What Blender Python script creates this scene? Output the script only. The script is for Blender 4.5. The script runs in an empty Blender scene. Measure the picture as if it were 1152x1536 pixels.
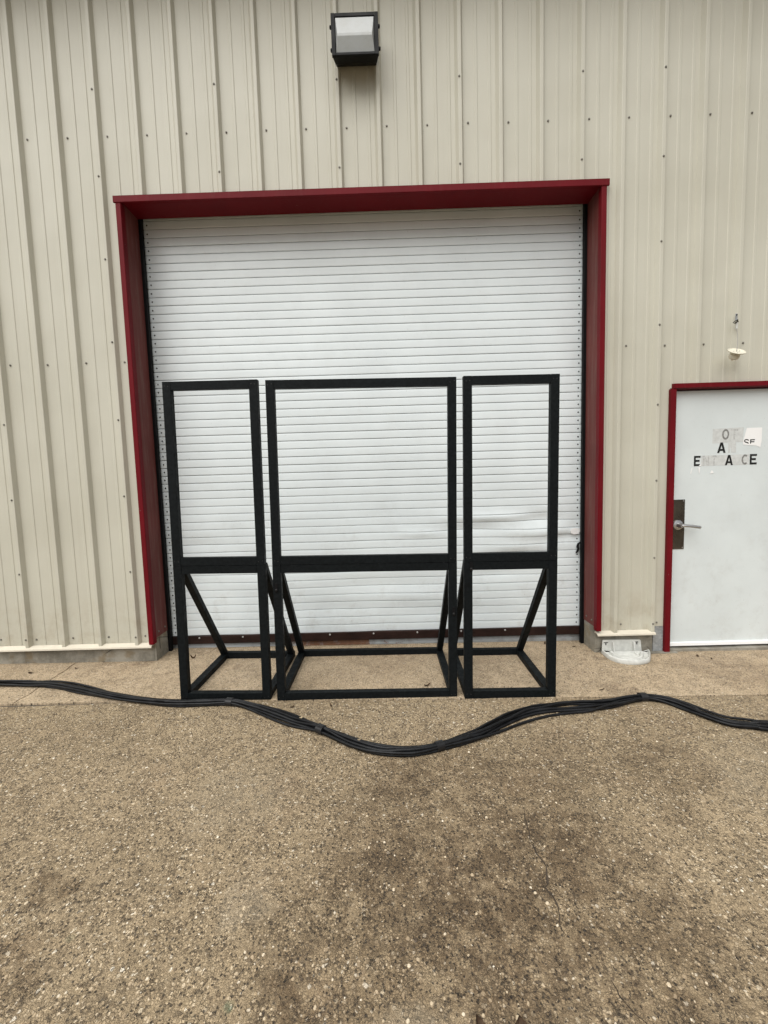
import bpy, bmesh, math, random
from mathutils import Vector, Matrix, noise
random.seed(7)
R = math.radians
scene = bpy.context.scene
COL = scene.collection

# ------------------------------------------------------------------ camera
cam = bpy.data.cameras.new('camera')
cam.sensor_fit = 'VERTICAL'; cam.sensor_height = 36.0; cam.lens = 620.0 / 1536.0 * 36.0
cam.clip_start = 0.05; cam.clip_end = 1000
cam_o = bpy.data.objects.new('camera', cam); COL.objects.link(cam_o)
cam_o.matrix_world = Matrix(((0.999558, 0.028611, 0.008104, 2.663313),
                             (0.005801, 0.079657, -0.996805, -3.354562),
                             (-0.029165, 0.996412, 0.079456, 1.48126),
                             (0, 0, 0, 1)))
scene.camera = cam_o

# ------------------------------------------------------------------ sky, sun, exposure (overcast, brighter towards the left front)
SUN_DIR = Vector((-0.28, -0.42, 0.86)).normalized()
ELEV = math.asin(SUN_DIR.z); ROT = math.atan2(SUN_DIR.x, SUN_DIR.y)
world = bpy.data.worlds.new("World"); scene.world = world; world.use_nodes = True
wn = world.node_tree; wn.nodes.clear()
sky = wn.nodes.new('ShaderNodeTexSky'); sky.sky_type = 'NISHITA'; sky.sun_disc = False
sky.sun_elevation = ELEV; sky.sun_rotation = ROT; sky.dust_density = 3.0; sky.air_density = 1.0
hs = wn.nodes.new('ShaderNodeHueSaturation'); hs.inputs['Saturation'].default_value = 0.12
bg = wn.nodes.new('ShaderNodeBackground'); bg.inputs['Strength'].default_value = 0.05
wo = wn.nodes.new('ShaderNodeOutputWorld')
wn.links.new(sky.outputs[0], hs.inputs['Color']); wn.links.new(hs.outputs[0], bg.inputs['Color']); wn.links.new(bg.outputs[0], wo.inputs['Surface'])
sun = bpy.data.lights.new('sun', 'SUN'); sun.energy = 1.5; sun.angle = R(80); sun.color = (1.0, 0.975, 0.93)
sun_o = bpy.data.objects.new('sun', sun); COL.objects.link(sun_o)
sun_o.rotation_euler = (-SUN_DIR).to_track_quat('-Z', 'Y').to_euler(); sun_o.location = (-6, -9, 10)
scene.view_settings.view_transform = 'Standard'; scene.view_settings.look = 'None'
scene.view_settings.gamma = 1.0; scene.view_settings.use_curve_mapping = False
scene.view_settings.exposure = 1.26

# ------------------------------------------------------------------ node helpers
class NT:
    def __init__(s, name):
        s.m = bpy.data.materials.new(name); s.m.use_nodes = True
        s.t = s.m.node_tree; s.t.nodes.clear()
        s.out = s.t.nodes.new('ShaderNodeOutputMaterial'); s.b = s.t.nodes.new('ShaderNodeBsdfPrincipled')
        s.t.links.new(s.b.outputs[0], s.out.inputs['Surface'])
        s.tc = s.t.nodes.new('ShaderNodeTexCoord')
        s.geo = s.t.nodes.new('ShaderNodeNewGeometry')
    def n(s, typ, **kw):
        nd = s.t.nodes.new(typ)
        for k, v in kw.items():
            if k in nd.inputs: s.put(nd.inputs[k], v)
            else: setattr(nd, k, v)
        return nd
    def put(s, sock, v):
        if isinstance(v, bpy.types.NodeSocket): s.t.links.new(v, sock)
        else: sock.default_value = v
    def pos(s): return s.geo.outputs['Position']
    def mapping(s, scale, vec=None):
        return s.n('ShaderNodeMapping', Vector=vec or s.pos(), Scale=scale).outputs[0]
    def noise(s, scale, detail=4.0, rough=0.55, vec=None, col=False):
        nd = s.n('ShaderNodeTexNoise', Vector=vec or s.pos(), Scale=scale, Detail=detail, Roughness=rough)
        return nd.outputs['Color' if col else 'Fac']
    def ramp(s, fac, stops, interp='LINEAR'):
        nd = s.n('ShaderNodeValToRGB', Fac=fac); cr = nd.color_ramp; cr.interpolation = interp
        while len(cr.elements) < len(stops): cr.elements.new(0.5)
        for e, (p, c) in zip(cr.elements, stops):
            e.position = p; e.color = (c, c, c, 1) if isinstance(c, (int, float)) else (*c, 1)
        return nd.outputs[0]
    def mix(s, fac, a, b, mode='MIX'):
        nd = s.n('ShaderNodeMix', data_type='RGBA', blend_type=mode)
        s.put(nd.inputs[0], fac)
        for i, v in ((6, a), (7, b)):
            if isinstance(v, tuple) and len(v) == 3: v = (*v, 1)
            s.put(nd.inputs[i], v)
        return nd.outputs[2]
    def math(s, op, a, b=0.0, c=None):
        nd = s.n('ShaderNodeMath', operation=op); s.put(nd.inputs[0], a); s.put(nd.inputs[1], b)
        if c is not None: s.put(nd.inputs[2], c)
        return nd.outputs[0]
    def maprange(s, v, a, b, c=0.0, d=1.0, smooth=True):
        nd = s.n('ShaderNodeMapRange', Value=v); nd.interpolation_type = 'SMOOTHSTEP' if smooth else 'LINEAR'
        for k, x in zip(('From Min', 'From Max', 'To Min', 'To Max'), (a, b, c, d)): s.put(nd.inputs[k], x)
        return nd.outputs[0]
    def bump(s, h, strength=0.3, dist=0.01, normal=None):
        nd = s.n('ShaderNodeBump', Height=h, Strength=strength, Distance=dist)
        if normal is not None: s.put(nd.inputs['Normal'], normal)
        return nd.outputs[0]
    def set(s, **kw):
        for k, v in kw.items():
            k = k.replace('_', ' ')
            if isinstance(v, tuple) and len(v) == 3: v = (*v, 1)
            s.put(s.b.inputs[k], v)
        return s.m

def paint(name, col, rough=0.5, var=0.08, nscale=3.0, spec=0.3, bump=0.0, bscale=60, metal=0.0, grime=0.0, streak=False):
    n = NT(name)
    v = n.mapping((nscale, nscale, nscale * (0.12 if streak else 1)))
    f = n.noise(1.0, 5, 0.6, v)
    lo = tuple(c * (1 - var) for c in col); hi = tuple(min(1, c * (1 + var)) for c in col)
    c = n.mix(n.maprange(f, 0.3, 0.7), lo, hi)
    if grime:
        g = n.maprange(n.noise(7, 6, 0.7), 0.55, 0.75, 0, grime)
        c = n.mix(g, c, tuple(x * 0.45 for x in col))
    kw = dict(Base_Color=c, Roughness=n.maprange(n.noise(9, 3), 0.3, 0.7, rough * 0.85, min(1, rough * 1.15)), Metallic=metal)
    if bump: kw['Normal'] = n.bump(n.noise(bscale, 3), bump, 0.004)
    m = n.set(**kw); n.b.inputs['Specular IOR Level'].default_value = spec
    return m

# --- wall siding: beige factory paint, faint run-off streaks, dust towards the base
def mat_siding():
    n = NT('siding_beige_paint')
    big = n.noise(1.2, 3)
    streak = n.noise(1.0, 6, 0.65, n.mapping((26, 26, 0.55)))
    fine = n.noise(160, 2)
    c = n.mix(n.maprange(big, 0.3, 0.7), (0.502, 0.486, 0.402), (0.556, 0.542, 0.456))
    c = n.mix(n.maprange(streak, 0.52, 0.78, 0, 0.16), c, (0.37, 0.335, 0.25))
    c = n.mix(n.maprange(streak, 0.28, 0.45, 0.12, 0.0), c, (0.58, 0.55, 0.46))
    z = n.n('ShaderNodeSeparateXYZ', Vector=n.pos()).outputs[2]
    low = n.math('MULTIPLY', n.maprange(z, 0.75, 0.15), n.maprange(n.noise(5, 6, 0.7), 0.4, 0.7, 0, 0.5))
    c = n.mix(low, c, (0.33, 0.27, 0.18))
    c = n.mix(n.maprange(fine, 0.35, 0.65, 0.0, 0.06), c, (0.36, 0.34, 0.27))
    wave = n.noise(1.0, 2, 0.5, n.mapping((5, 5, 1.6)))
    return n.set(Base_Color=c, Roughness=0.48, Normal=n.bump(wave, 0.25, 0.02))

# --- exposed aggregate concrete
def mat_concrete(name, light):
    n = NT(name)
    p = n.pos()
    def warped(amt, sc):
        nv = n.n('ShaderNodeVectorMath', operation='MULTIPLY_ADD'); nv.inputs[1].default_value = (amt, amt, amt)
        n.put(nv.inputs[0], n.noise(sc, 2, 0.5, col=True)); n.put(nv.inputs[2], p); return nv.outputs[0]
    pw = warped(0.010, 130)
    def vor(scale, feature='F1'):
        nd = n.n('ShaderNodeTexVoronoi', Vector=pw, Scale=scale); nd.feature = feature; nd.voronoi_dimensions = '2D'
        if feature != 'F1': return nd.outputs['Distance']
        sep = n.n('ShaderNodeSeparateColor', Color=nd.outputs['Color'])
        return nd.outputs['Distance'], sep.outputs[0], sep.outputs[1], sep.outputs[2]
    d1, r1, g1, b1 = vor(118)
    d2, r2, g2, b2 = vor(60)
    d3, r3, g3, b3 = vor(260)
    edge = vor(118, 'DISTANCE_TO_EDGE')
    if light: A, B = (0.530, 0.405, 0.262), (0.630, 0.495, 0.335)
    else:     A, B = (0.325, 0.245, 0.145), (0.475, 0.366, 0.228)
    big = n.noise(0.9, 5, 0.6); mid = n.noise(5.5, 6, 0.68); patch = n.noise(17, 5, 0.65)
    base = n.mix(n.maprange(big, 0.32, 0.68), A, B)
    base = n.mix(n.maprange(mid, 0.42, 0.72, 0.0, 0.55), base, tuple(x * 0.55 for x in A))
    base = n.mix(n.maprange(n.noise(2.6, 5, 0.7), 0.52, 0.72, 0, 0.35), base, (0.36, 0.245, 0.15))
    base = n.mix(n.maprange(r3, 0, 1, 0, 0.55, False), base, tuple(x * 0.5 for x in A))
    base = n.mix(n.maprange(n.noise(420, 2), 0.55, 0.7, 0, 0.5), base, tuple(min(1, x * 1.9) for x in A))
    cover = n.maprange(patch, 0.42, 0.62)                 # skin of cement still over the stones
    # small stones: a tone for each cell
    stone = n.ramp(r1, [(0.0, (0.075, 0.053, 0.031)), (0.20, (0.20, 0.145, 0.084)), (0.42, (0.36, 0.27, 0.162)), (0.66, (0.51, 0.395, 0.25)), (0.86, (0.65, 0.53, 0.37)), (0.965, (0.84, 0.75, 0.60))], 'CONSTANT')
    m1 = n.math('MULTIPLY', n.maprange(d1, 0.60, 0.36), n.maprange(g1, 0.20, 0.40, 0, 0.9 if not light else 0.6))
    m1 = n.math('MULTIPLY', m1, n.maprange(cover, 0, 1, 1.0, 0.45, False))
    c = n.mix(m1, base, stone)
    crev = n.math('MULTIPLY', n.maprange(edge, 0.10, 0.02), n.maprange(n.noise(34, 4, 0.7), 0.38, 0.56, 0, 0.85 if not light else 0.45))
    crev = n.math('MULTIPLY', crev, n.maprange(cover, 0, 1, 1.0, 0.25, False))
    c = n.mix(crev, c, (0.040, 0.029, 0.017))
    stone2 = n.ramp(r2, [(0.0, (0.18, 0.13, 0.075)), (0.3, (0.36, 0.275, 0.17)), (0.6, (0.50, 0.395, 0.26)), (0.82, (0.62, 0.52, 0.37)), (0.95, (0.82, 0.74, 0.60))], 'CONSTANT')
    m2 = n.math('MULTIPLY', n.maprange(d2, 0.44, 0.32), n.maprange(g2, 0.84, 0.88, 0, 0.85 if not light else 0.5))
    c = n.mix(m2, c, stone2)
    pit = n.math('MULTIPLY', n.maprange(d1, 0.40, 0.26), n.maprange(b1, 0.88, 0.89))
    c = n.mix(n.math('MULTIPLY', pit, 0.85), c, (0.022, 0.017, 0.012))
    # stains with a shape of their own
    def blob(x, y, r, soft=0.5, w=0.35, sc=3.0):
        nv = n.n('ShaderNodeVectorMath', operation='MULTIPLY_ADD'); nv.inputs[1].default_value = (w, w, 0)
        n.put(nv.inputs[0], n.noise(sc, 5, 0.65, col=True)); n.put(nv.inputs[2], p)
        d = n.n('ShaderNodeVectorMath', operation='DISTANCE'); n.put(d.inputs[0], nv.outputs[0]); d.inputs[1].default_value = (x + w / 2, y + w / 2, 0)
        sx = n.maprange(d.outputs['Value'], r, r * soft)
        return n.math('MULTIPLY', sx, n.maprange(n.noise(11, 6, 0.75), 0.36, 0.58, 0.35, 1.25))
    if not light:
        for x, y, r, k in ((2.95, -1.72, .75, .54), (3.25, -2.05, .55, .45), (2.62, -2.15, .55, .42), (4.05, -1.35, .30, .38), (3.55, -1.3, .32, .25),
                           (1.38, -1.96, .09, .55), (2.35, -2.32, .12, .55), (1.45, -2.25, .14, .45), (3.9, -1.66, .10, .35), (2.7, -1.36, .2, .3), (0.35, -1.6, .5, .22), (3.7, -2.3, .4, .28)):
            c = n.mix(n.math('MULTIPLY', blob(x, y, r), k), c, n.mix(1.0, c, (0.42, 0.365, 0.30), 'MULTIPLY'))
        for x, y, r in ((2.173, -2.30, .022), (1.581, -2.119, .022)):
            c = n.mix(n.math('MULTIPLY', blob(x, y, r, .3, .02, 40), .45), c, (0.04, 0.13, 0.075))
        for x, y, r, k in ((2.72, -2.42, .16, .3), (2.15, -2.0, .12, .3), (1.9, -1.5, .3, .2), (4.6, -1.5, .5, .22)):
            c = n.mix(n.math('MULTIPLY', blob(x, y, r), k), c, (0.36, 0.30, 0.21))
    else:
        for x, y, r, k in ((1.443, -.163, .045, .5), (0.93, -.235, .04, .4), (4.25, -.62, .16, .35), (2.6, -.02, .35, .2), (4.36, -.08, .07, .5), (5.2, -.3, .4, .2), (.62, -.04, .08, .3), (3.35, -.1, .3, .2)):
            c = n.mix(n.math('MULTIPLY', blob(x, y, r), k), c, n.mix(1.0, c, (0.42, 0.38, 0.36), 'MULTIPLY'))
    h = n.math('ADD', n.math('MULTIPLY', m1, 0.5), n.math('MULTIPLY', m2, 0.9))
    h = n.math('SUBTRACT', h, n.math('MULTIPLY', pit, 1.0)); h = n.math('ADD', h, n.math('MULTIPLY', d3, -0.5)); h = n.math('SUBTRACT', h, n.math('MULTIPLY', crev, 0.7)); h = n.math('ADD', h, n.math('MULTIPLY', patch, 1.5))
    nb = n.bump(h, 0.9, 0.006)
    return n.set(Base_Color=c, Roughness=n.maprange(r1, 0, 1, 0.55, 0.95, False), Normal=nb)

def mat_foundation():
    n = NT('foundation_concrete')
    f = n.noise(4, 7, 0.7)
    c = n.mix(n.maprange(f, 0.35, 0.65), (0.15, 0.138, 0.11), (0.32, 0.30, 0.25))
    c = n.mix(n.maprange(n.noise(1.0, 5, 0.7, n.mapping((7, 7, 1.2))), 0.55, 0.75, 0, 0.6), c, (0.15, 0.13, 0.10))
    c = n.mix(n.maprange(n.noise(7, 4, 0.6), 0.52, 0.68, 0, 0.6), c, (0.20, 0.145, 0.075))
    cr = n.n('ShaderNodeTexVoronoi', Vector=n.mapping((2.4, 2.4, 4.5)), Scale=1.0); cr.feature = 'DISTANCE_TO_EDGE'
    crk = n.math('MULTIPLY', n.maprange(cr.outputs['Distance'], 0.016, 0.004), n.maprange(n.noise(3, 2), 0.5, 0.56))
    c = n.mix(n.math('MULTIPLY', crk, 0.8), c, (0.05, 0.045, 0.035))
    h = n.math('SUBTRACT', n.noise(45, 5, 0.7), crk)
    return n.set(Base_Color=c, Roughness=0.9, Normal=n.bump(h, 0.5, 0.008))

def mat_black():
    n = NT('black_stained_lumber')
    grain = n.noise(1.0, 5, 0.6, n.mapping((60, 60, 60)))
    c = n.mix(n.maprange(grain, 0.3, 0.7), (0.0035, 0.0048, 0.0054), (0.0075, 0.0095, 0.0105))
    knot = n.maprange(n.noise(14, 3, 0.6), 0.66, 0.74, 0, 0.85)
    c = n.mix(knot, c, (0.0035, 0.004, 0.0045))
    scuff = n.maprange(n.noise(32, 5, 0.75), 0.72, 0.8, 0, 0.22)
    c = n.mix(scuff, c, (0.07, 0.072, 0.070))
    return n.set(Base_Color=c, Roughness=n.maprange(n.noise(20, 3), 0.3, 0.7, 0.48, 0.68), Normal=n.bump(grain, 0.25, 0.003), Specular_IOR_Level=0.11)

def mat_red(name, col, dust):
    n = NT(name)
    f = n.noise(2.2, 5, 0.6)
    c = n.mix(n.maprange(f, 0.3, 0.7), tuple(x * 0.88 for x in col), tuple(x * 1.1 for x in col))
    c = n.mix(n.maprange(n.noise(1.0, 6, 0.7, n.mapping((30, 30, 2))), 0.45, 0.75, 0.0, dust), c, (0.22, 0.155, 0.135))
    chip = n.maprange(n.noise(38, 4, 0.75), 0.715, 0.735, 0, 0.7)
    c = n.mix(chip, c, (0.40, 0.33, 0.32))
    return n.set(Base_Color=c, Roughness=0.5, Normal=n.bump(n.noise(6, 3), 0.1, 0.01), Specular_IOR_Level=0.12)

def mat_white_door(name, col, rough, grime):
    n = NT(name)
    f = n.noise(2.0, 5, 0.6)
    c = n.mix(n.maprange(f, 0.3, 0.7), tuple(x * 0.95 for x in col), tuple(min(1, x * 1.03) for x in col))
    z = n.n('ShaderNodeSeparateXYZ', Vector=n.pos()).outputs[2]
    low = n.math('MULTIPLY', n.maprange(z, 1.5, 0.1, 0.25, 1.0), n.maprange(n.noise(6, 7, 0.75), 0.48, 0.75, 0, grime))
    c = n.mix(low, c, (0.36, 0.34, 0.30))
    sp = n.maprange(n.noise(55, 3, 0.7), 0.70, 0.74, 0, 0.45)
    c = n.mix(sp, c, (0.30, 0.29, 0.27))
    return n.set(Base_Color=c, Roughness=rough, Normal=n.bump(n.noise(5, 4), 0.12, 0.01))

def mat_galv():
    n = NT('galvanised_steel')
    v = n.n('ShaderNodeTexVoronoi', Vector=n.pos(), Scale=60)
    g = n.n('ShaderNodeSeparateColor', Color=v.outputs['Color']).outputs[0]
    c = n.mix(n.maprange(g, 0, 1, 0, 1, False), (0.30, 0.32, 0.33), (0.42, 0.44, 0.45))
    c = n.mix(n.maprange(n.noise(9, 6, 0.7), 0.45, 0.7, 0, 0.6), c, (0.20, 0.195, 0.18))
    return n.set(Base_Color=c, Roughness=0.55, Metallic=0.35)

def mat_sill():
    n = NT('galvanised_sill_with_rust')
    c = n.mix(n.maprange(n.noise(9, 6, 0.7), 0.4, 0.7), (0.36, 0.38, 0.39), (0.22, 0.22, 0.21))
    x = n.n('ShaderNodeSeparateXYZ', Vector=n.pos()).outputs[0]
    xx = n.math('ADD', x, n.maprange(n.noise(5, 5, 0.7), 0.3, 0.7, -0.22, 0.22))
    msk = n.math('MULTIPLY', n.maprange(xx, 1.75, 2.05), n.maprange(xx, 2.66, 2.58))
    rust = n.mix(n.noise(40, 4), (0.10, 0.035, 0.012), (0.24, 0.11, 0.05))
    c = n.mix(n.math('MULTIPLY', msk, n.maprange(n.noise(12, 5, 0.7), 0.3, 0.5, 0.6, 1.0)), c, rust)
    return n.set(Base_Color=c, Roughness=0.6, Metallic=0.15)

M = dict(
    siding=mat_siding(),
    flash=paint('cream_flashing', (0.62, 0.57, 0.47), 0.45, 0.06, 5, grime=0.35),
    concrete_front=mat_concrete('aggregate_concrete_apron', False),
    concrete_walk=mat_concrete('aggregate_concrete_walk', True),
    found=mat_foundation(),
    black=mat_black(),
    red=mat_red('deep_red_trim_paint', (0.132, 0.0045, 0.0090), 0.04),
    red_dull=mat_red('dusty_red_reveal_paint', (0.135, 0.038, 0.033), 0.40),
    white=mat_white_door('roll_door_white_paint', (0.735, 0.795, 0.81), 0.36, 0.32),
    white_door=mat_white_door('entry_door_white_paint', (0.655, 0.705, 0.705), 0.42, 0.28),
    groove=paint('slat_joint_shade', (0.06, 0.06, 0.058), 0.8),  # shadow under the slat lips, painted as a dark backing sheet
    bar=paint('brown_bottom_bar', (0.024, 0.012, 0.0095), 0.55, 0.35, 6, spec=0.15, grime=0.5),
    rubber=paint('black_rubber', (0.006, 0.006, 0.0065), 0.6, 0.15, 20, spec=0.12),
    cable=paint('black_cable_jacket', (0.0075, 0.008, 0.009), 0.42, 0.5, 14, spec=0.22, bump=0.2, bscale=120),
    tape=paint('black_tape', (0.013, 0.013, 0.014), 0.4, 0.2, 20),
    screw=paint('galvanised_screw', (0.20, 0.19, 0.165), 0.5, 0.2, 20, metal=0.3),
    bolt=paint('dark_bolt', (0.008, 0.008, 0.008), 0.5),
    screw_black=paint('blackened_screw', (0.03, 0.03, 0.03), 0.4, 0.2, 30, metal=0.6),
    bolt_light=paint('zinc_bolt', (0.45, 0.44, 0.42), 0.45, 0.1, 30, metal=0.3),
    bronze=paint('dark_bronze_housing', (0.0055, 0.0058, 0.006), 0.5, 0.2, 12, spec=0.16),
    galv=mat_galv(), sill=mat_sill(),
    plate=paint('worn_bronze_plate', (0.115, 0.10, 0.082), 0.30, 0.35, 4, metal=0.85),
    steel=paint('satin_steel', (0.50, 0.50, 0.50), 0.3, 0.08, 10, metal=0.9),
    plastic=paint('weathered_white_plastic', (0.58, 0.585, 0.55), 0.45, 0.14, 14, grime=0.55),
    cream=paint('cream_enamel', (0.66, 0.63, 0.52), 0.4, 0.08, 9, grime=0.25),
    sticker=paint('white_paper', (0.84, 0.84, 0.83), 0.6, 0.02),
    ink=paint('black_vinyl_letter', (0.012, 0.013, 0.012), 0.5, 0.2, 30),
    ghost=paint('glue_residue_grey', (0.575, 0.592, 0.58), 0.6, 0.09, 35),
    ghost2=paint('glue_residue_letter', (0.48, 0.49, 0.48), 0.6, 0.22, 90),
    ghost3=paint('faded_outline_letter', (0.21, 0.21, 0.20), 0.6, 0.5, 150),
    leaf=paint('dry_leaf', (0.055, 0.032, 0.016), 0.8, 0.5, 40),
    leaf_pale=paint('pale_leaf', (0.36, 0.29, 0.19), 0.8, 0.3, 40),
    joint=paint('joint_sealant', (0.085, 0.072, 0.055), 0.9, 0.3, 12, bump=0.5, bscale=50),
    crack=paint('crack_dirt', (0.045, 0.034, 0.024), 0.95, 0.4, 30),
    far=paint('distant_asphalt', (0.07, 0.066, 0.06), 0.9, 0.2, 0.4),
    roof=paint('brown_roof_trim', (0.10, 0.075, 0.06), 0.5, 0.1, 3),
    core=paint('wall_liner', (0.30, 0.29, 0.27), 0.8),
)
# frosted prismatic lamp glass
def mat_lens():
    n = NT('frosted_lamp_glass')
    c = n.mix(n.maprange(n.noise(9, 6, 0.7), 0.4, 0.7), (0.38, 0.40, 0.395), (0.34, 0.35, 0.33))
    c = n.mix(n.maprange(n.noise(50, 4, 0.7), 0.70, 0.75, 0, 0.6), c, (0.12, 0.12, 0.10))
    rib = n.n('ShaderNodeTexWave', Vector=n.pos(), Scale=55.0); rib.bands_direction = 'X'
    return n.set(Base_Color=c, Roughness=0.3, Coat_Weight=0.15, Normal=n.bump(rib.outputs['Fac'], 0.15, 0.003))
M['lens'] = mat_lens()
def mat_pebble():
    n = NT('aggregate_pebble')
    a = n.n('ShaderNodeAttribute', attribute_name='tone').outputs['Fac']
    c = n.ramp(a, [(0, (0.06, 0.042, 0.026)), (0.2, (0.19, 0.138, 0.082)), (0.5, (0.38, 0.29, 0.185)), (0.8, (0.54, 0.44, 0.30)), (0.95, (0.66, 0.57, 0.43)), (1.0, (0.74, 0.68, 0.56))])
    return n.set(Base_Color=c, Roughness=0.6)
M['pebble'] = mat_pebble()

# ------------------------------------------------------------------ mesh helpers
def add_box(bm, lo, hi, bev=0.0, mat=None):
    vs = [bm.verts.new((x, y, z)) for x in (lo[0], hi[0]) for y in (lo[1], hi[1]) for z in (lo[2], hi[2])]
    if mat is not None:
        for v in vs: v.co = mat @ v.co
    fs = [bm.faces.new([vs[i] for i in q]) for q in ((0, 1, 3, 2), (4, 6, 7, 5), (0, 4, 5, 1), (2, 3, 7, 6), (0, 2, 6, 4), (1, 5, 7, 3))]
    if bev:
        es = {e for f in fs for e in f.edges}
        bmesh.ops.bevel(bm, geom=list(es), offset=bev, segments=2, profile=0.6, affect='EDGES')
    return bm
def box(lo, hi, bev=0.0):
    return add_box(bmesh.new(), lo, hi, bev)
def obj(name, bm, mat, parent=None, smooth=False, loc=None):
    if isinstance(bm, bmesh.types.BMesh):
        bmesh.ops.recalc_face_normals(bm, faces=bm.faces[:])
        me = bpy.data.meshes.new(name); bm.to_mesh(me); bm.free()
        me.materials.append(mat)
        if smooth:
            for p in me.polygons: p.use_smooth = True
            if smooth != 'all': me.set_sharp_from_angle(angle=R(35))
    else: me = bm
    o = bpy.data.objects.new(name, me); COL.objects.link(o)
    if loc is not None: o.location = loc
    if parent is not None: o.parent = parent
    return o
def thing(name, label, cat, loc=(0, 0, 0), group=None):
    o = bpy.data.objects.new(name, None); COL.objects.link(o); o.location = loc; o.empty_display_size = 0.1
    o['label'] = label; o['category'] = cat
    if group: o['group'] = group
    return o
def tag(o, label, cat, group=None):
    o['label'] = label; o['category'] = cat
    if group: o['group'] = group
    return o
def structure(o): o['kind'] = 'structure'; return o
def add_tube(bm, pts, rad, seg=8, cap=True):
    pts = [Vector(p) for p in pts]; rings = []
    up = Vector((0, 0, 1)); prev = None
    for i, p in enumerate(pts):
        t = (pts[min(i + 1, len(pts) - 1)] - pts[max(i - 1, 0)]).normalized()
        if prev is None:
            a = t.cross(up) if abs(t.z) < 0.95 else t.cross(Vector((1, 0, 0)))
        else: a = prev - t * prev.dot(t)
        a.normalize(); prev = a; b = t.cross(a)
        r = rad[i] if isinstance(rad, (list, tuple)) else rad
        rings.append([bm.verts.new(p + a * (r * math.cos(2 * math.pi * k / seg)) + b * (r * math.sin(2 * math.pi * k / seg))) for k in range(seg)])
    for A, B in zip(rings, rings[1:]):
        for k in range(seg): bm.faces.new((A[k], A[(k + 1) % seg], B[(k + 1) % seg], B[k]))
    if cap: bm.faces.new(rings[0][::-1]); bm.faces.new(rings[-1])
    return bm
def add_lathe(bm, prof, origin, axis, seg=20):
    axis = Vector(axis).normalized(); o = Vector(origin)
    a = axis.orthogonal().normalized(); b = axis.cross(a); rings = []
    for r, h in prof:
        rings.append([bm.verts.new(o + axis * h + (a * math.cos(2 * math.pi * k / seg) + b * math.sin(2 * math.pi * k / seg)) * max(r, 1e-4)) for k in range(seg)])
    for A, B in zip(rings, rings[1:]):
        for k in range(seg): bm.faces.new((A[k], A[(k + 1) % seg], B[(k + 1) % seg], B[k]))
    bm.faces.new(rings[0][::-1]); bm.faces.new(rings[-1])
    return bm
def add_prism(bm, poly, d, plane='XZ', base=0.0):
    """poly in the plane, extruded by d along the third axis from base"""
    def P(u, v, w): return {'XZ': (u, w, v), 'XY': (u, v, w), 'YZ': (w, u, v)}[plane]
    A = [bm.verts.new(P(u, v, base)) for u, v in poly]; B = [bm.verts.new(P(u, v, base + d)) for u, v in poly]
    n = len(poly)
    bm.faces.new(A); bm.faces.new(B[::-1])
    for i in range(n): bm.faces.new((A[i], B[i], B[(i + 1) % n], A[(i + 1) % n]))
    return bm
def beam(bm, p, q, w, d, side, bev=0.002):
    """square timber from p to q; w across 'side', d across the other way"""
    p, q, side = Vector(p), Vector(q), Vector(side).normalized()
    t = (q - p); L = t.length; t.normalize(); n = t.cross(side).normalized(); s = n.cross(t)
    m = Matrix((( s.x, n.x, t.x, p.x), (s.y, n.y, t.y, p.y), (s.z, n.z, t.z, p.z), (0, 0, 0, 1)))
    return add_box(bm, (-w / 2, -d / 2, 0), (w / 2, d / 2, L), bev, m)

TILT = 0.007
def gz(x): return -TILT * (x - 2.6)
RIB = 0.3048

# ------------------------------------------------------------------ ground
def slab(name, poly, mat, top=0.0, depth=0.03):
    bm = bmesh.new()
    A = [bm.verts.new((x, y, gz(x) + top)) for x, y in poly]; B = [bm.verts.new((x, y, gz(x) + top - depth)) for x, y in poly]
    n = len(poly); bm.faces.new(A); bm.faces.new(B[::-1])
    for i in range(n): bm.faces.new((A[i], B[i], B[(i + 1) % n], A[(i + 1) % n]))
    return structure(obj(name, bm, mat))
bm = bmesh.new()
vs = [bm.verts.new((x, y, gz(x) - 0.034)) for x, y in ((-90, -140), (95, -140), (95, 40), (-90, 40))]; bm.faces.new(vs)
structure(obj('ground', bm, M['far']))
jl = [(-7.0, -0.662), (-0.3, -0.655), (0.43, -0.643), (0.93, -0.637), (2.3, -0.667), (3.757, -0.692), (4.3, -0.690), (5.15, -0.703), (11, -0.72)]
def jit(pts, a, n=9):
    out = []
    for (x0, y0), (x1, y1) in zip(pts, pts[1:]):
        for k in range(n):
            f = k / n; out.append((x0 + (x1 - x0) * f, y0 + (y1 - y0) * f + random.uniform(-a, a)))
    return out + [pts[-1]]
def gapw(x): return 0.034 if x < 0.3 else max(0.017, 0.034 - (x - 0.3) * 0.022)
front_edge = [(x, y - gapw(x)) for x, y in jit(jl, 0.0025)]
back_edge = jit(jl, 0.0025)
slab('concrete_apron', front_edge + [(11, -16), (-7, -16)], M['concrete_front'], depth=0.12)
crk = [(0.0, 0.06), (0.006, 0.007), (0.019, -0.10), (0.032, -0.14), (0.030, -0.22), (0.040, -0.307), (0.036, -0.36), (0.048, -0.439), (0.061, -0.52), (0.050, -0.587)]
crk_end = 0.055
be_l = [p for p in back_edge if p[0] < crk_end - 0.02]; be_r = [p for p in back_edge if p[0] > crk_end + 0.02]
slab('walkway', [(-7, 0.06)] + be_l + [(0.052, -0.648)] + [(x - 0.0042, y) for x, y in crk[::-1]], M['concrete_walk'])
slab('walkway', [(x + 0.0042, y) for x, y in crk] + [(0.058, -0.648)] + be_r + [(11, 0.06), (4.40, 0.06), (4.40, 0.46), (0.62, 0.46), (0.62, 0.06)], M['concrete_walk'])
slab('joint_filler', [(x, y + 0.004) for x, y in jl] + [(x, y - gapw(x) - 0.004) for x, y in jl[::-1]], M['joint'], top=-0.012, depth=0.015)
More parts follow.
